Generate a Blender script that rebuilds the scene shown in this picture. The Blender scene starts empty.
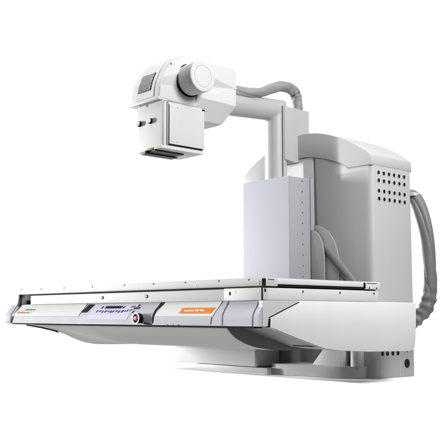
import bpy, bmesh, math, random
from mathutils import Vector, Matrix
random.seed(4)
S = bpy.context.scene
COL = S.collection
R = math.radians

# ------------------------------------------------------------------ materials
def mat(name, col, rough=.42, metal=0, emit=None, bump=.0, bscale=300, spec=.5, vary=.03, coat=0):
    m = bpy.data.materials.new(name); m.use_nodes = True
    nt = m.node_tree; b = nt.nodes['Principled BSDF']
    b.inputs['Roughness'].default_value = rough
    b.inputs['Metallic'].default_value = metal
    b.inputs['Specular IOR Level'].default_value = spec
    b.inputs['Coat Weight'].default_value = coat
    tc = nt.nodes.new('ShaderNodeTexCoord')
    n = nt.nodes.new('ShaderNodeTexNoise'); n.inputs['Scale'].default_value = 9
    n.inputs['Detail'].default_value = 6
    nt.links.new(tc.outputs['Object'], n.inputs['Vector'])
    mx = nt.nodes.new('ShaderNodeMix'); mx.data_type = 'RGBA'
    c = Vector(col)
    mx.inputs[6].default_value = (*(c * (1 - vary)), 1); mx.inputs[7].default_value = (*[min(1, v) for v in c * (1 + vary)], 1)
    nt.links.new(n.outputs['Fac'], mx.inputs[0]); nt.links.new(mx.outputs[2], b.inputs['Base Color'])
    rr = nt.nodes.new('ShaderNodeMapRange')
    rr.inputs[3].default_value = max(0, rough - .05); rr.inputs[4].default_value = min(1, rough + .05)
    nt.links.new(n.outputs['Fac'], rr.inputs[0]); nt.links.new(rr.outputs[0], b.inputs['Roughness'])
    if bump:
        n2 = nt.nodes.new('ShaderNodeTexNoise'); n2.inputs['Scale'].default_value = bscale
        nt.links.new(tc.outputs['Object'], n2.inputs['Vector'])
        bp = nt.nodes.new('ShaderNodeBump'); bp.inputs['Strength'].default_value = bump; bp.inputs['Distance'].default_value = .002
        nt.links.new(n2.outputs['Fac'], bp.inputs['Height']); nt.links.new(bp.outputs[0], b.inputs['Normal'])
    if emit:
        b.inputs['Emission Color'].default_value = (*emit[:3], 1); b.inputs['Emission Strength'].default_value = emit[3]
    return m

WHITE = mat('white_enamel', (.60, .60, .595), .55, bump=.06, spec=.2)
HEADW = mat('white_head_enamel', (.61, .61, .605), .55, bump=.05, spec=.18)
LAV = mat('lavender_grey_enamel', (.43, .432, .475), .6, bump=.05, spec=.18)
LAVD = mat('lavender_column_enamel', (.405, .41, .455), .6, bump=.05, spec=.2)
GREY = mat('light_grey_enamel', (.50, .50, .495), .4, bump=.06)
MIDG = mat('mid_grey_metal', (.30, .30, .30), .4, bump=.05)
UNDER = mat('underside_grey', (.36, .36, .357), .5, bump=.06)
DARK = mat('dark_grey_plastic', (.42, .42, .42), .65, spec=.15)
BLACK = mat('black_gap_rubber', (.010, .010, .011), .8, spec=.08)
CHROME = mat('brushed_steel', (.55, .55, .55), .3, metal=1)
SCREWM = mat('screw_steel', (.07, .07, .07), .55, spec=.2)
CABM = mat('cabinet_enamel', (.47, .47, .465), .5, bump=.06, spec=.3)
TROUGH = mat('trough_enamel', (.50, .50, .495), .45, bump=.06)
BASEM = mat('base_grey_enamel', (.36, .36, .355), .45, bump=.06)
SIDESHADE = mat('lavender_side_shade', (.33, .33, .36), .5, bump=.05, spec=.3)  # column lavender darkened: the side's shade is put into the colour
FOOTSHADE = mat('cabinet_foot_shade_grey', (.25, .25, .247), .45, bump=.06)  # cabinet grey darkened: shade near the floor is put into the colour
ARCHSHADE = mat('arch_shade_grey', (.30, .30, .297), .5, bump=.05, spec=.3)  # grey that paints shade onto the hood arch's left front
TRAYM = mat('black_rail_metal', (.03, .03, .03), .5, spec=.25)
COVERM = mat('end_cover_enamel', (.69, .69, .685), .55, bump=.06, spec=.2)
HOODM = mat('hood_enamel', (.42, .42, .416), .55, bump=.06, spec=.2)
BRACK = mat('dark_bracket_metal', (.07, .07, .07), .7, spec=.1)
ARMM = mat('arm_grey_enamel', (.43, .43, .426), .4, bump=.05, spec=.4)
PEDM = mat('pedestal_white_enamel', (.60, .60, .595), .55, bump=.05, spec=.2)
HOSE = mat('grey_cloth_sleeve', (.15, .15, .148), .55, bump=.5, bscale=90)
HOSE3 = mat('light_cloth_sleeve', (.25, .25, .247), .55, bump=.5, bscale=90)
HOSE2 = mat('grey_inner_sleeve', (.17, .17, .168), .5, bump=.3, bscale=90)
TAPE = mat('dark_tape', (.12, .12, .12), .5)
ORANGE = mat('orange_badge', (.68, .19, .015), .6, spec=.15)
ORTEXT = mat('orange_print', (.75, .24, .03), .6)
TEAL = mat('teal_print', (.02, .42, .42), .6)
WPRINT = mat('white_print', (.85, .85, .85), .6)
NAVY = mat('navy_print', (.03, .03, .13), .7, spec=.1)
SCREEN = mat('pale_keypad', (.52, .52, .62), .6, spec=.15)
PINK = mat('pink_lens', (.75, .10, .18), .25, emit=(.8, .08, .16, .25), coat=.5)
YELL = mat('brass_label', (.26, .21, .02), .5, spec=.2)
FLOORM = mat('white_floor', (.96, .96, .96), .75, spec=.1, vary=.01)

# ------------------------------------------------------------------ mesh helpers
def link(name, bm, m, parent=None, angle=35, label=None):
    bmesh.ops.recalc_face_normals(bm, faces=bm.faces[:])
    me = bpy.data.meshes.new(name); bm.to_mesh(me); bm.free()
    for p in me.polygons: p.use_smooth = True
    me.set_sharp_from_angle(angle=R(angle))
    ms = m if isinstance(m, (list, tuple)) else [m]
    for k in ms: me.materials.append(k)
    o = bpy.data.objects.new(name, me); COL.objects.link(o)
    if parent: o.parent = parent
    if label: o['label'] = label
    return o

def bevel(bm, w, seg=2, ang=25, geom=None):
    if w <= 0: return
    es = [e for e in (geom or bm.edges) if len(e.link_faces) == 2 and e.calc_face_angle(0) > R(ang)]
    if es: bmesh.ops.bevel(bm, geom=es, offset=w, segments=seg, profile=.6, affect='EDGES', clamp_overlap=True)

def box(bm, x0, x1, y0, y1, z0, z1, bv=0, seg=2):
    t = bmesh.new()
    bmesh.ops.create_cube(t, size=1)
    for v in t.verts:
        v.co = Vector(((x0 + x1) / 2 + v.co.x * (x1 - x0), (y0 + y1) / 2 + v.co.y * (y1 - y0), (z0 + z1) / 2 + v.co.z * (z1 - z0)))
    bevel(t, bv, seg)
    merge(bm, t)

def merge(bm, t):
    me = bpy.data.meshes.new('tmp'); t.to_mesh(me); t.free(); bm.from_mesh(me); bpy.data.meshes.remove(me)

def prism(bm, pts, axis, a, b, bv=0, seg=2, ang=25):
    """polygon pts extruded along axis 'X' (pts=Y,Z), 'Y' (pts=X,Z) or 'Z' (pts=X,Y)"""
    t = bmesh.new()
    f = {'X': lambda p, k: (k, p[0], p[1]), 'Y': lambda p, k: (p[0], k, p[1]), 'Z': lambda p, k: (p[0], p[1], k)}[axis]
    va = [t.verts.new(f(p, a)) for p in pts]; vb = [t.verts.new(f(p, b)) for p in pts]
    n = len(pts)
    t.faces.new(va); t.faces.new(vb[::-1])
    for i in range(n): t.faces.new((va[i], vb[i], vb[(i + 1) % n], va[(i + 1) % n]))
    bmesh.ops.recalc_face_normals(t, faces=t.faces[:])
    bevel(t, bv, seg, ang)
    merge(bm, t)

def upright(bm, pts, y0, y1, r, seg=5):
    """extrude an X,Z outline along Y and round only its vertical front and back corners"""
    t = bmesh.new()
    va = [t.verts.new((x, y0, z)) for x, z in pts]; vb = [t.verts.new((x, y1, z)) for x, z in pts]; n = len(pts)
    t.faces.new(va); t.faces.new(vb[::-1])
    for i in range(n): t.faces.new((va[i], vb[i], vb[(i + 1) % n], va[(i + 1) % n]))
    bmesh.ops.recalc_face_normals(t, faces=t.faces[:])
    es = [e for e in t.edges if abs(e.verts[0].co.x - e.verts[1].co.x) < 1e-6 and abs(e.verts[0].co.y - e.verts[1].co.y) < 1e-6]
    bmesh.ops.bevel(t, geom=es, offset=r, segments=seg, profile=.5, affect='EDGES', clamp_overlap=True)
    merge(bm, t)

def cyl(bm, p0, p1, r0, r1=None, n=40, bv=0, caps=True, seg=2):
    r1 = r0 if r1 is None else r1
    p0, p1 = Vector(p0), Vector(p1); d = (p1 - p0).normalized()
    u = d.orthogonal().normalized(); w = d.cross(u)
    t = bmesh.new()
    A = [t.verts.new(p0 + r0 * (u * math.cos(2 * math.pi * i / n) + w * math.sin(2 * math.pi * i / n))) for i in range(n)]
    B = [t.verts.new(p1 + r1 * (u * math.cos(2 * math.pi * i / n) + w * math.sin(2 * math.pi * i / n))) for i in range(n)]
    for i in range(n): t.faces.new((A[i], A[(i + 1) % n], B[(i + 1) % n], B[i]))
    if caps: t.faces.new(A[::-1]); t.faces.new(B)
    bmesh.ops.recalc_face_normals(t, faces=t.faces[:])
    bevel(t, bv, seg, 50)
    merge(bm, t)

def ring(bm, c, axis, ro, ri, h, n=48):
    """flat annulus of height h around axis at c"""
    c = Vector(c); d = Vector(axis).normalized(); u = d.orthogonal().normalized(); w = d.cross(u)
    L = []
    for r, k in ((ro, 0), (ro, h), (ri, h), (ri, 0)):
        L.append([bm.verts.new(c + d * k + r * (u * math.cos(2 * math.pi * i / n) + w * math.sin(2 * math.pi * i / n))) for i in range(n)])
    for j in range(4):
        A, B = L[j], L[(j + 1) % 4]
        for i in range(n): bm.faces.new((A[i], A[(i + 1) % n], B[(i + 1) % n], B[i]))

def catmull(pts, n=10):
    P = [Vector(p) for p in pts]; P = [P[0] * 2 - P[1]] + P + [P[-1] * 2 - P[-2]]
    out = []
    for i in range(1, len(P) - 2):
        for k in range(n):
            t = k / n
            out.append(.5 * ((2 * P[i]) + (P[i + 1] - P[i - 1]) * t + (2 * P[i - 1] - 5 * P[i] + 4 * P[i + 1] - P[i + 2]) * t * t + (3 * P[i] - P[i - 1] - 3 * P[i + 1] + P[i + 2]) * t ** 3))
    out.append(P[-2]); return out

def sweep(bm, path, rad, n=28, wob=None, caps=True):
    """tube along path; rad(s) radius; wob(s, a) multiplies it"""
    T = [(path[min(i + 1, len(path) - 1)] - path[max(i - 1, 0)]).normalized() for i in range(len(path))]
    u = T[0].orthogonal().normalized(); rows = []
    for i, p in enumerate(path):
        u = (u - T[i] * u.dot(T[i])).normalized(); w = T[i].cross(u); s = i / (len(path) - 1)
        rows.append([bm.verts.new(p + rad(s) * (wob(s, 2 * math.pi * k / n) if wob else 1) * (u * math.cos(2 * math.pi * k / n) + w * math.sin(2 * math.pi * k / n))) for k in range(n)])
    for a, b in zip(rows, rows[1:]):
        for k in range(n): bm.faces.new((a[k], a[(k + 1) % n], b[(k + 1) % n], b[k]))
    if caps: bm.faces.new(rows[0][::-1]); bm.faces.new(rows[-1])

def one(name, m, parent, fn, *a, label=None, angle=35, **k):
    bm = bmesh.new(); fn(bm, *a, **k); return link(name, bm, m, parent, angle, label)

def screw(parent, c, axis, r=.005, m=None, name='screw', h=.0013):
    c = Vector(c); d = Vector(axis).normalized()
    bm = bmesh.new(); cyl(bm, c - d * .004, c + d * h, r, r * .85, 14)
    return link(name, bm, m or SCREWM, parent)

def text(body, size, m, parent, loc, rot, name='lettering', width=None, bold=0):
    cu = bpy.data.curves.new(name, 'FONT'); cu.body = body; cu.size = size; cu.extrude = .0004; cu.offset = bold
    cu.align_x = 'LEFT'; cu.align_y = 'CENTER'
    t = bpy.data.objects.new('tmp_text', cu); COL.objects.link(t)
    dg = bpy.context.evaluated_depsgraph_get()
    me = bpy.data.meshes.new_from_object(t.evaluated_get(dg)); bpy.data.objects.remove(t)
    me.name = name; me.materials.clear(); me.materials.append(m)
    if width:
        w = max(v.co.x for v in me.vertices) - min(v.co.x for v in me.vertices)
        for v in me.vertices: v.co.x *= width / w
    M = Matrix.Translation(loc) @ rot
    me.transform(M)
    o = bpy.data.objects.new(name, me); COL.objects.link(o); o.parent = parent
    return o

# ------------------------------------------------------------------ the machine
root = bpy.data.objects.new('fluoroscopy_machine', None); COL.objects.link(root)
root['label'] = 'white floor-mounted fluoroscopy X-ray machine with tilting patient table, overhead tube head and grey cabinet'
root['category'] = 'x-ray machine'

def moved(o, p):     # root sits at the origin of its base, so local = world
    return o

# ---- table top --------------------------------------------------------------
tt = one('tabletop', HEADW, root, box, -2.1, -.004, 0, .778, .4475, .481, bv=.004)
bm = bmesh.new(); box(bm, -2.085, -.012, .010, .768, .430, .4474); link('shadow_gap', bm, BLACK, tt)
bm = bmesh.new(); box(bm, -2.096, -.006, .004, .774, .4811, .4835, bv=.001); link('table_surface', bm, GREY, tt)
# raised lip along the front rail
bm = bmesh.new(); box(bm, -2.098, -.016, -.0025, .004, .4515, .4705, bv=.001); link('edge_rail', bm, HEADW, tt)
for x in (-2.03, -1.80, -1.55, -1.27, -.98, -.74, -.50, -.27, -.08):
    screw(tt, (x, -.0005, .476), (0, -1, 0), .0045)
for x in (-1.41, -.86, -.42): screw(tt, (x, -.0025, .461), (0, -1, 0), .003, GREY)
# right end of the table top
bm = bmesh.new(); box(bm, -.02, .002, .088, .667, .457, .4805, bv=.003); link('end_rail', bm, HEADW, tt)
bm = bmesh.new(); box(bm, -.02, .0005, .086, .669, .4465, .4569); link('end_gap', bm, BLACK, tt)
for y0, y1 in ((.016, .086), (.668, .781)):
    b = bmesh.new(); box(b, -.03, .006, y0, y1, .4475, .4825, bv=.003)
    br = link('corner_bracket', b, GREY if y0 < .1 else HEADW, tt)
    b = bmesh.new(); box(b, -.02, .0072, y0 + .012, y1 - .022, .4745, .4775); link('bracket_slot', b, SCREWM, br)
bm = bmesh.new(); box(bm, -.03, .0045, .0035, .0155, .451, .4795); link('corner_slot', bm, BLACK, tt)
bm = bmesh.new(); box(bm, -.03, .0065, .662, .672, .452, .478); link('corner_slot', bm, BLACK, tt)
screw(tt, (.006, .70, .4535), (1, 0, 0), .005); screw(tt, (.006, .755, .4535), (1, 0, 0), .005)
# left end leg of the rim
bm = bmesh.new(); prism(bm, [(-2.1, .449), (-2.1, .385), (-2.085, .378), (-2.062, .40), (-2.055, .449)], 'Y', .0, .05, bv=.003)
box(bm, -2.1, -2.06, .05, .76, .385, .4485, bv=.003); link('end_leg', bm, HEADW, tt)
bm = bmesh.new(); box(bm, -2.058, -1.985, .012, .06, .392, .4455, bv=.004); link('rail_bracket', bm, BRACK, tt)
bm = bmesh.new(); box(bm, -1.998, -1.93, .006, .05, .412, .4458, bv=.004); link('rail_block', bm, BRACK, tt)
bm = bmesh.new(); box(bm, -2.06, -1.925, .06, .2, .385, .4459); link('dark_recess', bm, BLACK, tt)

# ---- apron under the table top ---------------------------------------------
ap = one('side_rail', WHITE, root, box, -1.922, -.235, .004, .03, .3895, .4395, bv=.002)
bm = bmesh.new(); box(bm, -.233, -.004, -.002, .03, .3895, .4415, bv=.002); ec = link('rail_end_cap', bm, HEADW, ap)
bm = bmesh.new(); box(bm, -.2005, -.1905, -.0032, .0, .412, .427, bv=.002); link('keyhole', bm, BLACK, ap)
screw(ap, (-.165, -.002, .428), (0, -1, 0), .005, GREY); screw(ap, (-.02, -.002, .428), (0, -1, 0), .005, GREY)
for x in (-1.18, -.80):
    b = bmesh.new(); ring(b, (x, .003, .4175), (0, -1, 0), .0085, .0065, .003, 24); link('locking_ring', b, SCREWM, ap)
    screw(ap, (x, .002, .4175), (0, -1, 0), .0064, HEADW, 'locking_cap')
ep = one('end_apron', WHITE, root, box, -.03, -.0005, .031, .775, .3905, .4415, bv=.002)
for y in (.248, .495, .741): screw(ep, (0, y, .429), (1, 0, 0), .0055)
bm = bmesh.new(); box(bm, -.02, .0012, .012, .022, .424, .438, bv=.002); link('keyhole', bm, BLACK, ep)
bm = bmesh.new(); box(bm, -.03, -.0005, .001, .0306, .391, .441, bv=.001); link('corner_post', bm, GREY, ep)
bm = bmesh.new(); box(bm, -.01, .0008, -.0005, .004, .388, .4435); link('corner_seam', bm, BLACK, ep)

# ---- control panel ----------------------------------------------------------
PROF = [(.389, .016), (.376, .010), (.362, .001), (.345, -.011), (.332, -.018), (.322, -.0215), (.31, -.0225), (.281, -.0225)]   # z, y
def yz(z):
    for (za, ya), (zb, yb) in zip(PROF, PROF[1:]):
        if zb <= z <= za: return ya + (yb - ya) * (za - z) / (za - zb)
    return PROF[0][1] if z > PROF[0][0] else PROF[-1][1]
def patch(bm, TL, TR, BL, BR, off=.0015, th=.004, nz=12, nx=2):
    """solid skin that follows the panel's profile; corners are (x, z)"""
    F, Bk = [], []
    for i in range(nz + 1):
        t = i / nz; ra, rb = [], []
        for j in range(nx + 1):
            s = j / nx
            x = (TL[0] * (1 - s) + TR[0] * s) * (1 - t) + (BL[0] * (1 - s) + BR[0] * s) * t
            z = (TL[1] * (1 - s) + TR[1] * s) * (1 - t) + (BL[1] * (1 - s) + BR[1] * s) * t
            y = yz(z); ra.append(bm.verts.new((x, y - off, z))); rb.append(bm.verts.new((x, y - off + th, z)))
        F.append(ra); Bk.append(rb)
    for i in range(nz):
        for j in range(nx):
            bm.faces.new((F[i][j], F[i + 1][j], F[i + 1][j + 1], F[i][j + 1])); bm.faces.new((Bk[i][j], Bk[i][j + 1], Bk[i + 1][j + 1], Bk[i + 1][j]))
        for j in (0, nx): bm.faces.new((F[i][j], Bk[i][j], Bk[i + 1][j], F[i + 1][j]))
    for i in (0, nz):
        for j in range(nx): bm.faces.new((F[i][j], F[i][j + 1], Bk[i][j + 1], Bk[i][j]))
bm = bmesh.new()
prism(bm, [(y, z) for z, y in PROF] + [(.03, .279), (.06, .279), (.06, .389)], 'X', -2.10, -.002)
cp = link('control_panel', bm, LAV, root, 30)
bm = bmesh.new(); prism(bm, [(y - .004, z) for z, y in PROF] + [(.03, .276), (.70, .276), (.70, .385), (.06, .391)], 'X', -2.172, -2.1005, bv=.002); link('end_bumper', bm, LAV, cp)
def P(name, m, *a, parent=None, label=None, **k):
    bm = bmesh.new(); patch(bm, *a, **k); return link(name, bm, m, parent or cp, 40, label)
P('curved_seam', BLACK, (-2.062, .3875), (-2.035, .3875), (-2.098, .283), (-2.088, .283), off=.0012)
lc = P('white_cover', HEADW, (-2.032, .388), (-1.336, .388), (-2.082, .322), (-1.362, .322), off=.0025)
rc = P('white_cover', HEADW, (-.662, .388), (-.262, .388), (-.696, .322), (-.285, .322), off=.0025)
P('lower_trim', LAV, (-.697, .3205), (-.292, .3205), (-.705, .287), (-.30, .287), off=.002)
P('curved_seam', BLACK, (-.700, .388), (-.664, .388), (-.716, .352), (-.699, .352), off=.0016)
P('curved_seam', BLACK, (-.716, .352), (-.699, .352), (-.722, .289), (-.712, .289), off=.0016)
P('trim_seam', SCREWM, (-.291, .319), (-.288, .319), (-.301, .288), (-.297, .288), off=.0016)
P('panel_seam', SCREWM, (-.225, .3885), (-.219, .3885), (-.226, .2815), (-.220, .2815), off=.0012)
P('panel_seam', SCREWM, (-.036, .3885), (-.030, .3885), (-.039, .2815), (-.033, .2815), off=.0012)
# keypad, slot, buttons
P('card_slot', BLACK, (-1.318, .384), (-1.262, .384), (-1.352, .342), (-1.296, .342), off=.002)
kp = P('keypad', SCREEN, (-1.245, .383), (-.865, .383), (-1.288, .305), (-.925, .305), off=.0012)
def key(x, z, w, h, m=NAVY, name='button'):
    P(name, m, (x + .008, z + h / 2), (x + w + .008, z + h / 2), (x, z - h / 2), (x + w, z - h / 2), off=.0024, nz=2, parent=kp)
key(-1.15, .3675, .145, .013, BLACK, 'display')
key(-1.185, .367, .014, .011); key(-.995, .367, .014, .011)
for k, x in enumerate((-1.212, -1.187, -1.160, -1.135, -1.108, -1.088, -1.066, -1.040, -1.016, -.990, -.966)):
    key(x, .3465 + .0015 * math.sin(k * 2.1), .010 + .004 * (k % 2), .011 - .003 * (k % 3 == 1))
for x, z in ((-.945, .350), (-.920, .352), (-.893, .343), (-.925, .369), (-.905, .369), (-.880, .362), (-.872, .374), (-.862, .362), (-.897, .360)):
    key(x, z, .009, .010)
# emergency button
eb = bmesh.new(); c = Vector((-.81, yz(.312) - .001, .312))
cyl(eb, c, c + Vector((0, -.026, 0)), .0235, .026, 36, bv=.003); eb = link('emergency_button', eb, BLACK, cp)
bm = bmesh.new(); ring(bm, c + Vector((0, -.026, 0)), (0, -1, 0), .0265, .0225, .0035, 40); link('light_rim', bm, CHROME, eb)
bm = bmesh.new(); cyl(bm, c + Vector((0, -.024, 0)), c + Vector((0, -.0335, 0)), .0125, .009, 28, bv=.002); link('pink_lens', bm, PINK, eb)
bm = bmesh.new(); cyl(bm, (-.768, -.03, .289), (-.725, -.026, .2845), .005, .003, 12); link('button_lead', bm, BLACK, eb)
# orange badge and lettering
bm = bmesh.new()
patch(bm, (-.512, .361), (-.287, .361), (-.522, .3355), (-.302, .3355), off=.0042)
ob = link('name_badge', bm, ORANGE, rc, 40)
b = bmesh.new(); cyl(b, (-.517, yz(.348) - .0035, .348), (-.517, yz(.348) - .0042 + .004, .348), .013, n=24); 
bpy.data.meshes.remove(bpy.data.meshes.new('x')); b.free()
tilt = math.atan2(yz(.355) - yz(.340), .015)
rotm = Matrix.Rotation(R(90) - tilt, 4, 'X')
text('Luminos dRF Max', .0135, WPRINT, ob, (-.487, yz(.348) - .0062, .348), rotm, width=.142, bold=.0004)
tl = math.atan2(yz(.37) - yz(.345), .025)
text('SIEMENS', .015, TEAL, lc, (-1.966, yz(.358) - .004, .358), Matrix.Rotation(R(90) - tl, 4, 'X'), width=.118, bold=.0003)
text('Healthineers', .0185, ORTEXT, lc, (-2.040, yz(.343) - .004, .343), Matrix.Rotation(R(90) - tl, 4, 'X'), width=.140, bold=.0003)
for dx, dz, r in ((0, 0, .003), (.009, .004, .003), (.018, .010, .0035), (.028, .018, .0035), (.016, -.003, .0025), (.027, .006, .003)):
    bm = bmesh.new(); z = .343 + dz; cyl(bm, (-1.892 + dx, yz(z) - .0026, z), (-1.892 + dx, yz(z) - .0036, z), r, n=12); link('emblem_dot', bm, ORTEXT, lc)
# bottom edge
bm = bmesh.new(); box(bm, -2.09, -.03, -.0195, .03, .2738, .2789); link('bottom_gap', bm, BLACK, cp)
bm = bmesh.new(); box(bm, -1.62, -.21, -.0235, .0, .2815, .2845, bv=.001); link('bottom_strip', bm, HEADW, cp)
for x in (-.60, -.56, -.52): screw(cp, (x, -.024, .2825), (0, -1, 0), .003)

# ---- end cover --------------------------------------------------------------
EY = [(.03, .277), (.074, .270), (.20, .232), (.30, .204), (.387, .180), (.50, .168), (.69, .158), (1.02, .153), (1.05, .160), (1.062, .185), (1.072, .28), (1.077, .388), (.77, .3895), (.03, .3895)]
bm = bmesh.new(); prism(bm, EY, 'X', -.03, .0, bv=.004)
cov = link('end_cover', bm, COVERM, root, 30)
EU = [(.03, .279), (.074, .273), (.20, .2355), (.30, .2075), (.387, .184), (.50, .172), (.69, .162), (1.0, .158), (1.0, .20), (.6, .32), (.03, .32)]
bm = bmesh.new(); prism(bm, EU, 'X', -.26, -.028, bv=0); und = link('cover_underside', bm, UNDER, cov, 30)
bm = bmesh.new(); prism(bm, [(.36, .186), (.50, .1705), (.69, .160), (.69, .164), (.50, .1745), (.36, .19)], 'X', -.17, -.0295); link('underside_lip', bm, HEADW, cov)
for x, y in ((-.10, .045), (-.12, .19), (-.10, .38)):
    zz = .2785 if y < .1 else (.238 if y < .3 else .186)
    screw(und, (x, y, zz), (0, -.25, -1), .004, HEADW)
# angled groove in the cover
bm = bmesh.new(); prism(bm, [(.034, .318), (.040, .3155), (.224, .3825), (.221, .3855)], 'X', -.01, .0012); link('angled_groove', bm, BLACK, cov)
bm = bmesh.new(); prism(bm, [(.030, .277), (.044, .277), (.047, .3135), (.036, .314)], 'X', -.01, .0014); link('recess', bm, BLACK, cov)
bm = bmesh.new(); prism(bm, [(.0, .281), (.030, .281), (.034, .316), (.21, .3855), (.21, .3885), (.0, .3885)], 'X', -.02, .0008); link('panel_end', bm, GREY, cov)

# ---- hull under the table ---------------------------------------------------
def interp(T, y):
    for (a, za), (b, zb) in zip(T, T[1:]):
        if a <= y <= b: return za + (zb - za) * (y - a) / (b - a)
    return T[-1][1]
LH = [(0, .272), (.10, .256), (.19, .236), (.24, .220), (.33, .183), (.40, .161), (.47, .150), (.55, .152), (.65, .185), (.72, .225), (.78, .272)]
RH = [(0, .272), (.02, .252), (.05, .229), (.11, .203), (.17, .186), (.25, .174), (.32, .168), (.39, .166), (.48, .168), (.58, .179), (.66, .20), (.73, .235), (.78, .272)]
ys = [.78 * (.5 - .5 * math.cos(math.pi * i / 46)) for i in range(47)]
bm = bmesh.new(); rows = []
NX = 40
for i in range(NX + 1):
    s = i / NX; x = -1.95 + s * 1.728; w = min(1, s / .42); w = w * w * (3 - 2 * w)
    rows.append([bm.verts.new((x, y, interp(LH, y) * (1 - w) + interp(RH, y) * w)) for y in ys])
for a, b in zip(rows, rows[1:]):
    for j in range(len(ys) - 1): bm.faces.new((a[j], b[j], b[j + 1], a[j + 1]))
    bm.faces.new((a[-1], b[-1], b[0], a[0]))
bm.faces.new(rows[0]); rend = bm.faces.new(rows[-1])
hull = link('table_trough', bm, TROUGH, root, 50)
bm = bmesh.new(); prism(bm, [(y, interp(RH, y) + .0006) for y in ys[1:-1]], 'X', -.2215, -.2175); link('trough_end_plate', bm, DARK, hull, label='dark grey curved end plate of the trough')
bm = bmesh.new(); prism(bm, [(.0, .273), (.10, .2565), (.19, .2365), (.21, .228), (.21, .2235), (.19, .2305), (.10, .2505), (.0, .267)], 'X', -1.962, -1.946); link('edge_seal', bm, BLACK, hull)

# ---- pedestal and floor base ------------------------------------------------
ped = one('pedestal', PEDM, root, box, -1.645, -.925, .852, 1.05, .041, .20, bv=.004)
bm = bmesh.new(); box(bm, -1.655, -.918, .846, 1.055, .128, .145, bv=.003); link('pedestal_flange', bm, PEDM, ped)
bm = bmesh.new(); prism(bm, [(-1.46, .037), (-1.43, .0), (-.845, .0), (-.845, .037)], 'Y', .872, 1.38, bv=.004); bp = link('base_plate', bm, CABM, root)
bm = bmesh.new(); prism(bm, [(-.843, .905), (-.41, .955), (-.36, .985), (-.30, 1.03), (-.30, 1.2), (-.843, 1.2)], 'Z', .001, .062, bv=.004); bb = link('base_body', bm, BASEM, bp)
bm = bmesh.new(); prism(bm, [(-.62, .0605), (-.40, .0605), (-.40, .17), (-.52, .17)], 'Y', .99, 1.052, bv=.003); link('base_gusset', bm, BASEM, bb)
bm = bmesh.new(); cyl(bm, (-.345, 1.035, .0605), (-.345, 1.035, .2), .036, n=32); link('corner_tube', bm, BASEM, bb)
bm = bmesh.new(); box(bm, -1.40, -.86, .8705, .88, .0005, .006); link('floor_seal', bm, MIDG, bp)

# ---- cabinet ----------------------------------------------------------------
inner = [(-.397, 1.1195), (-.43, 1.143), (-.473, 1.161), (-.552, 1.187), (-.663, 1.216), (-.72, 1.222)]
cab = bmesh.new()
upright(cab, [(-.637, .161), (-.243, .161), (-.243, 1.1165), (-.397, 1.1165)] + [(x, z - .002) for x, z in inner[1:5]] + [(-.637, 1.207)], 1.056, 1.41, .032)
box(cab, -1.197, -.84, 1.056, 1.41, .161, 1.1165, bv=.022, seg=4)
cab = link('cabinet', cab, CABM, root, 40)
half = [(-.72, 1.357), (-.669, 1.353), (-.62, 1.346), (-.579, 1.337), (-.525, 1.321), (-.471, 1.301), (-.414, 1.276), (-.346, 1.241), (-.285, 1.203), (-.256, 1.182), (-.243, 1.166)]
mir = lambda L: [(-1.44 - x, z) for x, z in L]
prof = mir(half)[::-1] + half[1:] + [(-.243, 1.1185)] + inner + mir(inner)[::-1][1:] + [(-1.197, 1.1185)]
bm = bmesh.new(); prism(bm, prof, 'Y', 1.0495, 1.411, bv=.004, ang=40); hood = link('arched_hood', bm, HOODM, cab, 40)
bm = bmesh.new(); prism(bm, [(-1.194, 1.10)] + [(x + (.002 if x < -1.1 else 0), z - .002) for x, z in mir(half)[::-1] if x < -.96] + [(-.96, 1.10)], 'Y', 1.038, 1.0455, bv=.002); link('arch_shade_plate', bm, ARCHSHADE, cab, label='grey plate added as shade on the hood arch beside the pole')  # added plate, stands for shade on the left of the arch
bm = bmesh.new(); box(bm, -.41, -.2440, 1.0575, 1.408, 1.1160, 1.1190); link('hood_seam', bm, MIDG, cab)
bm = bmesh.new(); box(bm, -.86, -.655, 1.0575, 1.10, .3, 1.2165); link('inner_cover', bm, HEADW, cab)
for y in (1.13, 1.36): screw(hood, (-.2435, y, 1.137), (1, 0, 0), .006, GREY, h=.001)
for z in (1.081, 1.039, .983, .941):
    for k in range(6):
        bm = bmesh.new(); y = 1.114 + k * .0452
        cyl(bm, (-.25, y, z), (-.2424, y, z), .0115, n=22)
        vh = link('vent_hole', bm, BLACK, cab)
        bm = bmesh.new(); ring(bm, (-.2424, y, z), (1, 0, 0), .0135, .0108, .0008, 22); link('vent_rim', bm, GREY, vh)
bm = bmesh.new(); upright(bm, [(-.637, .001), (-.2425, .001), (-.2425, .1595), (-.637, .1595)], 1.0555, 1.4105, .032)  # bottom of the cabinet split off to carry its painted shade
shaded_foot = link('shaded_cabinet_foot', bm, FOOTSHADE, cab, 40)
bm = bmesh.new(); upright(bm, [(-1.197, .001), (-.84, .001), (-.84, .1595), (-1.197, .1595)], 1.0555, 1.4105, .032); link('shaded_cabinet_foot', bm, FOOTSHADE, cab, 40)
for y0, y1, z0, z1 in ((1.2635, 1.266, .004, .097), (1.2635, 1.298, .095, .097), (1.102, 1.104, .004, .15)):
    bm = bmesh.new(); box(bm, -.25, -.2420, y0, y1, z0, z1); link('panel_seam', bm, DARK, shaded_foot)
for y in (1.115, 1.157, 1.203, 1.247):
    bm = bmesh.new(); cyl(bm, (-.25, y, .128), (-.2419, y, .128), .0125, n=20); link('vent_hole', bm, BLACK, shaded_foot)
bm = bmesh.new(); cyl(bm, (-.25, 1.326, .071), (-.2419, 1.326, .071), .024, n=28); link('cable_port', bm, BLACK, shaded_foot)
screw(cab, (-.243, 1.33, .133), (1, 0, 0), .005)
screw(cab, (-.60, 1.06, .90), (0, -1, 0), .006, GREY); screw(cab, (-.48, 1.06, .76), (0, -1, 0), .006, GREY)
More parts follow.
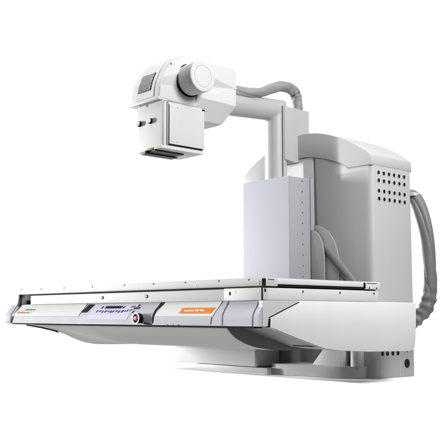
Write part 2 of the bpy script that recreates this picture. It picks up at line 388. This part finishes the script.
# curved guards between column and cabinet
def guard(x0, x1, zt, zs, y):
    pts = [(x0, .40), (x1, .40), (x1, zs)]
    for k in range(1, 13):
        a = k / 12 * math.pi / 2
        pts.append((x0 + (x1 - x0) * math.cos(a), zs + (zt - zs) * math.sin(a)))
    bm = bmesh.new(); prism(bm, pts, 'Y', y, y + .008, bv=.0025); return bm
link('curved_guard', guard(-.647, -.553, .80, .63, 1.024), BASEM, root)
link('curved_guard', guard(-.648, -.470, .825, .60, 1.0475), BASEM, root)
bm = bmesh.new(); sweep(bm, catmull([(-.64, 1.074, .80), (-.59, 1.074, .73), (-.53, 1.074, .655), (-.45, 1.072, .565), (-.37, 1.07, .47), (-.32, 1.07, .40)], 12), lambda s: .035, 40, lambda s, a: 1 + .05 * math.sin(2 * a + s * 9) - .10 * (1 - abs(math.sin(a + s * 6))) ** 4); link('inner_cable', bm, HOSE2, root, 70)

# side cable in a grey sleeve
path = catmull([(-.295, 1.43, 1.0), (-.272, 1.455, .992), (-.246, 1.46, .954), (-.203, 1.46, .85), (-.178, 1.46, .70), (-.174, 1.46, .56), (-.180, 1.46, .44), (-.212, 1.455, .355), (-.27, 1.44, .297), (-.33, 1.42, .265)], 40)
def w1(s, a):
    cr = (1 - abs(math.sin(a + s * 8 + .6 * math.sin(s * 11)))) ** 4
    return 1.04 - .20 * cr + .05 * math.sin(3 * a - s * 13) + .035 * math.sin(s * 37 + a) + (.09 * math.sin(s * 110 + 2.2 * math.sin(a + 1)) + .05 * math.sin(s * 63 - 3 * a)) * max(0, min(1, (s - .60) / .1))
bm = bmesh.new(); sweep(bm, path, lambda s: .026 + .010 * min(1, s / .30) + .003 * math.sin(s * 9), 72, w1)
sh = link('side_cable', bm, HOSE, root, 70)
bm = bmesh.new(); box(bm, -.30, -.232, 1.412, 1.50, .985, 1.004, bv=.004); link('cable_flange', bm, WHITE, sh)

# ---- column -----------------------------------------------------------------
colm = one('column', LAVD, root, box, -1.01, -.65, .85, 1.022, .16, 1.086, bv=.0035)
bm = bmesh.new(); box(bm, -.98, -.6475, 1.026, 1.05, .16, 1.089, bv=.002); link('rear_strip', bm, SIDESHADE, colm)
bm = bmesh.new(); box(bm, -.98, -.6525, 1.0215, 1.0265, .16, 1.082); link('column_seam', bm, BLACK, colm)
bm = bmesh.new(); box(bm, -.652, -.6494, .8525, .8555, .2, 1.084); link('corner_seam', bm, MIDG, colm)
bm = bmesh.new(); box(bm, -.66, -.6492, .8565, 1.0205, .17, 1.083, bv=.001); link('side_shade_plate', bm, SIDESHADE, colm)  # added plate carrying the painted shade of the column's right side
for k in range(10): screw(colm, (-.6494, .958, 1.065 - k * .0585), (1, 0, 0), .0045)

# ---- pole, arm, box ---------------------------------------------------------
def mitre(bm, a, c, b, r, n=56):
    a, c, b = Vector(a), Vector(c), Vector(b); d1 = (c - a).normalized(); d2 = (b - c).normalized()
    side = d1.cross(d2).normalized(); nrm = (d1 + d2).normalized()
    u1 = side.cross(d1); rows = []
    A = [a + r * (side * math.cos(t) + u1 * math.sin(t)) for t in [2 * math.pi * i / n for i in range(n)]]
    def plane(p, d): return p + d * ((c - p).dot(nrm) / d.dot(nrm))
    Cc = [plane(p, d1) for p in A]
    Bb = [p + d2 * ((b - p).dot(d2)) for p in Cc]
    va, vc, vb = [[bm.verts.new(p) for p in L] for L in (A, Cc, Bb)]
    for L, M in ((va, vc), (vc, vb)):
        for i in range(n): bm.faces.new((L[i], L[(i + 1) % n], M[(i + 1) % n], M[i]))
    bm.faces.new(va[::-1]); bm.faces.new(vb)
    es = [e for e in bm.edges if e.verts[0] in vc and e.verts[1] in vc]
    bmesh.ops.bevel(bm, geom=es, offset=.012, segments=4, profile=.5, affect='EDGES')
bm = bmesh.new(); mitre(bm, (-.848, .52, 1.474), (-.83, .937, 1.497), (-.83, .937, 1.02), .0625)
pole = link('support_arm', bm, ARMM, root, 50)
bm = bmesh.new(); box(bm, -.768, -.7655, .925, .931, 1.09, 1.51); link('arm_seam', bm, SCREWM, pole)
bm = bmesh.new(); prism(bm, [(.94, 1.205), (1.03, 1.194), (1.147, 1.222), (1.147, 1.512), (.94, 1.512)], 'X', -.90, -.762, bv=.004); abx = link('arm_housing', bm, ARMM, root)
# upper hose
path = catmull([(-.838, .545, 1.549), (-.826, .60, 1.548), (-.80, .70, 1.551), (-.80, .79, 1.572), (-.80, .90, 1.618), (-.80, .98, 1.640), (-.80, 1.04, 1.632), (-.80, 1.075, 1.606), (-.80, 1.088, 1.56), (-.80, 1.09, 1.50)], 34)
def w2(s, a):
    cr = (1 - abs(math.sin(a - s * 7))) ** 4
    return 1.03 - .16 * cr + .04 * math.sin(3 * a + s * 21) + .03 * math.sin(s * 55 + a) + .07 * math.sin(s * 95 + math.sin(a) * 2) * max(0, 1 - abs(s - .75) / .15)
bm = bmesh.new(); sweep(bm, path, lambda s: .0290 + .006 * max(0, 1 - s * 3) - .002 * math.sin(s * 6.3), 56, w2); uh = link('upper_hose', bm, HOSE3, root, 70)
tp = [p for i, p in enumerate(path) if .70 < i / (len(path) - 1) < .775]
bm = bmesh.new(); sweep(bm, tp, lambda s: .0298, 28, lambda s, a: 1 + .06 * math.sin(3 * a) + .05 * math.sin(s * 40)); link('tape_wrap', bm, TAPE, uh)
bm = bmesh.new(); cyl(bm, (-.80, 1.09, 1.505), (-.80, 1.09, 1.522), .024, .021, 24); link('hose_ferrule', bm, MIDG, uh)

# ---- tube head --------------------------------------------------------------
HP = [(.061, 1.407), (.0635, 1.44), (.067, 1.475), (.076, 1.51), (.091, 1.546), (.111, 1.584), (.136, 1.618), (.168, 1.644), (.208, 1.661), (.26, 1.668)]
def hy(z):
    for (ya, za), (yb, zb) in zip(HP, HP[1:]):
        if za <= z <= zb: return ya + (yb - ya) * (z - za) / (zb - za)
    return HP[-1][0]
bm = bmesh.new()
prism(bm, HP + [(.36, 1.667), (.45, 1.664), (.45, 1.47), (.30, 1.401)], 'X', -1.035, -.788, bv=.012, seg=3, ang=40)
head = link('tube_housing', bm, HEADW, root, 40)
# right side skin: facets that turn up and down, as moulded in the cover
bm = bmesh.new()
def V(y, z, x): return bm.verts.new((x, y, z))
outl = [(.0625, 1.412), (.067, 1.475), (.076, 1.51)]
a0 = V(.064, 1.412, -.812); a1 = V(.068, 1.475, -.790); a2 = V(.078, 1.515, -.776); a3 = V(.092, 1.548, -.778); a4 = V(.137, 1.618, -.783); a5 = V(.208, 1.659, -.785); a6 = V(.26, 1.665, -.786)
b1 = V(.19, 1.565, -.772); b2 = V(.29, 1.62, -.770); b3 = V(.33, 1.663, -.785); c0 = V(.31, 1.405, -.818); c1 = V(.31, 1.45, -.797); c2 = V(.36, 1.53, -.79)
for f in ((a0, c0, c1, a1), (a1, c1, b1, a2), (a2, b1, a4, a3), (b1, b2, a5, a4), (b2, b3, a6, a5), (b1, c1, c2, b2), (b2, c2, b3)): bm.faces.new(f)
ext = bmesh.ops.extrude_face_region(bm, geom=bm.faces[:])
for v in ext['geom']:
    if isinstance(v, bmesh.types.BMVert): v.co.x = -.83
bmesh.ops.recalc_face_normals(bm, faces=bm.faces[:])
link('side_cover', bm, HEADW, head, 10)
# arm fairing behind it
bm = bmesh.new()
yb = [.30, .421, .50, .575]
def row(y, e):
    # upper shoulder, bulge, groove, lower bulge, chamfer, bottom ; e = 0 at the drum .. 1 at the end
    L = [(-1.02, 1.667), (-.80, 1.667 - .001 * e), (-.779, 1.655), (-.772, 1.60), (-.770, 1.571 - .026 * e), (-.770 - .022 * (1 - e), 1.531 + .012 * e),
         (-.773, 1.492 + .050 * e), (-.770, 1.452 - .004 * e), (-.835, 1.352), (-.87, 1.345), (-1.00, 1.345), (-1.02, 1.38)]
    return [bm.verts.new((x, y, z)) for x, z in L]
rw = [row(.30, 0), row(.421, 0), row(.49, .5), row(.558, 1), row(.578, 1)]
# the end slopes back under the arm and narrows
for v in rw[4]:
    v.co.x = -.895 + (v.co.x + .895) * .97; v.co.z = 1.52 + (v.co.z - 1.52) * .97
for L in rw[3:]:
    for v in L:
        if v.co.z < 1.46: v.co.y -= (1.46 - v.co.z) * .45
for a, b in zip(rw, rw[1:]):
    n = len(a)
    for i in range(n): bm.faces.new((a[i], a[(i + 1) % n], b[(i + 1) % n], b[i]))
bm.faces.new(rw[0][::-1]); bm.faces.new(rw[-1])
link('arm_fairing', bm, HEADW, head, 16)
# pivot drum
bm = bmesh.new(); ring(bm, (-.815, .252, 1.533), (1, 0, 0), 0.0855, .070, .0395, 64); dr = link('drum_gap', bm, BLACK, head)
bm = bmesh.new(); cyl(bm, (-.82, .252, 1.533), (-.70, .252, 1.533), .0805, .0795, 64); drum = link('pivot_drum', bm, HEADW, head, 40)
bm = bmesh.new(); cyl(bm, (-.722, .252, 1.533), (-.672, .252, 1.533), .0815, .0815, 72, bv=.010, seg=4); dc = link('drum_cap', bm, HEADW, drum, 40)
bm = bmesh.new(); ring(bm, (-.6725, .252, 1.533), (1, 0, 0), .0565, .0550, .0009, 64); link('cap_ring', bm, MIDG, drum)
screw(head, (-.781, .131, 1.598), (1, .3, .2), .006, MIDG, h=.004)
# front skin panel and grille that follow the curved front
def front(bm, x0, x1, z0, z1, off, th=.006, n=16, sk=0):
    rows = []
    for i in range(n + 1):
        t = i / n; z = z0 + (z1 - z0) * t; y = hy(z); dy = (hy(min(z + .002, 1.667)) - hy(max(z - .002, 1.408))) / .004
        nrm = Vector((0, -1, dy)).normalized()
        if z > 1.655: nrm = Vector((0, -.3, 1)).normalized()
        p = Vector((0, y, z)); s = sk * t
        rows.append([bm.verts.new((x + s, *(p + nrm * o).yz)) for x, o in ((x0, off), (x1, off), (x1, off - th), (x0, off - th))])
    for a, b in zip(rows, rows[1:]):
        for k in range(4): bm.faces.new((a[k], a[(k + 1) % 4], b[(k + 1) % 4], b[k]))
    bm.faces.new(rows[0][::-1]); bm.faces.new(rows[-1])
bm = bmesh.new(); front(bm, -.985, -.835, 1.425, 1.664, .004); fp = link('front_cover', bm, HEADW, head, 30)
bm = bmesh.new(); front(bm, -.968, -.856, 1.464, 1.560, .0052); gr = link('grille', bm, BLACK, head, 30)
bm = bmesh.new()
def gpt(u, w, off): z = 1.464 + .096 * w; return Vector((-.968 + .112 * u, hy(z) - off, z))
for k in range(-6, 10):
    pts = []
    for j in range(13):
        w = j / 12; u = k / 9.3 + w * .62
        if .01 <= u <= .99: pts.append(gpt(u, w, .0062))
    if len(pts) > 1:
        sweep(bm, pts, lambda s: .0027, 6)
for k in range(1, 6):
    sweep(bm, [gpt(u, k / 6, .0056) for u in (.01, .5, .99)], lambda s: .0009, 6)
link('grille_bars', bm, WHITE, gr, 60)
bm = bmesh.new(); box(bm, -1.04, -.789, .056, .12, 1.403, 1.420, bv=.006); link('housing_lip', bm, HEADW, head)
bm = bmesh.new(); box(bm, -.955, -.945, .058, .064, 1.392, 1.400, bv=.001); link('latch', bm, MIDG, head)
# dark gap between head and collimator
bm = bmesh.new(); box(bm, -.97, -.798, .14, .372, 1.388, 1.4005); link('swivel_ring', bm, BLACK, head)

# ---- collimator -------------------------------------------------------------
coll = one('collimator', HEADW, root, box, -.992, -.792, .080, .352, 1.168, 1.404, bv=.006, seg=3)
bm = bmesh.new(); box(bm, -.80, -.786, .128, .3595, 1.186, 1.3885, bv=.002); sp = link('side_panel', bm, WHITE, coll)
for y, z in ((.145, 1.378), (.178, 1.378), (.145, 1.198), (.178, 1.198)): screw(sp, (-.7862, y, z), (1, 0, 0), .0025, h=.0006)
bm = bmesh.new(); box(bm, -.797, -.7845, .112, .121, 1.18, 1.40, bv=.002); link('corner_rail', bm, MIDG, coll)
bm = bmesh.new(); box(bm, -.799, -.7895, .1215, .1275, 1.18, 1.39); link('corner_gap', bm, BLACK, coll)
bm = bmesh.new(); box(bm, -.799, -.786, .088, .0955, 1.176, 1.40, bv=.002); link('corner_rail', bm, GREY, coll)
bm = bmesh.new(); box(bm, -.80, -.7865, .122, .352, 1.179, 1.1835); link('panel_gap', bm, BLACK, coll)
for x, nm in ((-.972, 0), (-.880, 1)):
    b = bmesh.new(); cyl(b, (x, .089, 1.309), (x, .066, 1.309), .0155, .0135, 32, bv=.002); k = link('knob', b, BLACK, coll)
    b = bmesh.new(); cyl(b, (x + .002, .068, 1.309), (x + .002, .062, 1.309), .0132, .0125, 28); link('knob_face', b, HEADW, k)
    b = bmesh.new(); ring(b, (x, .089, 1.309), (0, -1, 0), .018, .015, .004, 32); link('knob_collar', b, GREY, k)
bm = bmesh.new(); cyl(bm, (-.925, .089, 1.309), (-.925, .081, 1.309), .008, .007, 24, bv=.001); link('push_button', bm, WHITE, coll)
bm = bmesh.new(); box(bm, -.99, -.875, .0868, .089, 1.366, 1.377, bv=.0005); link('scale_strip', bm, GREY, coll)
screw(coll, (-.905, .088, 1.193), (0, -1, 0), .003, GREY)
bm = bmesh.new(); box(bm, -.99, -.788, .078, .3545, 1.158, 1.1715, bv=.003); fl = link('bottom_flange', bm, HEADW, coll)
bm = bmesh.new(); box(bm, -.95, -.835, .076, .262, 1.1495, 1.1575, bv=.002); tr = link('accessory_rail', bm, TRAYM, coll)
bm = bmesh.new(); box(bm, -.95, -.895, .070, .27, 1.1425, 1.148, bv=.002); link('rail_plate', bm, TRAYM, tr)
bm = bmesh.new(); box(bm, -.905, -.855, .0735, .0785, 1.1585, 1.1690, bv=.001); link('brass_label', bm, YELL, fl)
bm = bmesh.new(); box(bm, -.905, -.89, .064, .075, 1.1425, 1.158, bv=.001); link('rail_stop', bm, BLACK, tr)

# ------------------------------------------------------------------ floor
bm = bmesh.new(); bm.faces.new([bm.verts.new(p) for p in ((-1.9, .80, 0), (.05, .80, 0), (.05, 1.7, 0), (-1.9, 1.7, 0))])
fl = link('floor', bm, FLOORM); fl['kind'] = 'structure'

# ------------------------------------------------------------------ camera
cam = bpy.data.cameras.new('camera'); co = bpy.data.objects.new('camera', cam); COL.objects.link(co)
co.location = (2.47895548, -2.4537857, .32841058)
co.rotation_euler = (R(90) + .112591016, 0, .840596240)
cam.sensor_width = 36; cam.lens = 36 * 839.64684 / 440
cam.clip_start = .05; cam.clip_end = 3000
S.camera = co

# ------------------------------------------------------------------ light
def area(name, loc, tgt, size, power, col=(1, 1, 1), sy=None):
    l = bpy.data.lights.new(name, 'AREA'); l.energy = power; l.color = col; l.size = size
    if sy: l.shape = 'RECTANGLE'; l.size_y = sy
    o = bpy.data.objects.new(name, l); COL.objects.link(o); o.location = loc
    o.rotation_euler = (Vector(tgt) - Vector(loc)).to_track_quat('-Z', 'Y').to_euler()
    return o
area('key_softbox', (-60, -28.6, 6.0), (-.8, .4, .8), 2.1, 50000, sy=12)
area('added_low_strip', (-30, -14.5, .25), (-.8, .5, .15), 2.5, 6300, sy=1.0)  # added unseen lamp, brightens the pedestal under the table
area('fill_softbox', (2.05, .45, 2.4), (-.5, .5, .9), .9, 106)
area('added_side_strip', (-7.2, 1.75, 1.0), (-1.0, .7, .1), 1.0, 200, sy=.6)  # added unseen lamp, lifts the floor shadow and the pole's left edge
sun = bpy.data.lights.new('overhead_softbox', 'SUN'); sun.energy = 2.5; sun.angle = R(80)
so = bpy.data.objects.new('overhead_softbox', sun); COL.objects.link(so); so.rotation_euler = (R(4), 0, 0); so.location = (0, 0, 6)

w = bpy.data.worlds.new('World'); S.world = w; w.use_nodes = True
nt = w.node_tree; bg = nt.nodes['Background']
tc = nt.nodes.new('ShaderNodeTexCoord'); dp = nt.nodes.new('ShaderNodeVectorMath'); dp.operation = 'DOT_PRODUCT'
dp.inputs[1].default_value = (-.745, .667, 0)
mr = nt.nodes.new('ShaderNodeMapRange'); mr.inputs[1].default_value = .1; mr.inputs[2].default_value = .75
mr.inputs[3].default_value = .12; mr.inputs[4].default_value = 1.03
nt.links.new(tc.outputs['Generated'], dp.inputs[0]); nt.links.new(dp.outputs['Value'], mr.inputs[0]); nt.links.new(mr.outputs[0], bg.inputs['Strength'])
bg.inputs['Color'].default_value = (1, 1, 1, 1)

S.view_settings.view_transform = 'Standard'; S.view_settings.look = 'None'
S.view_settings.exposure = 0; S.view_settings.gamma = 1
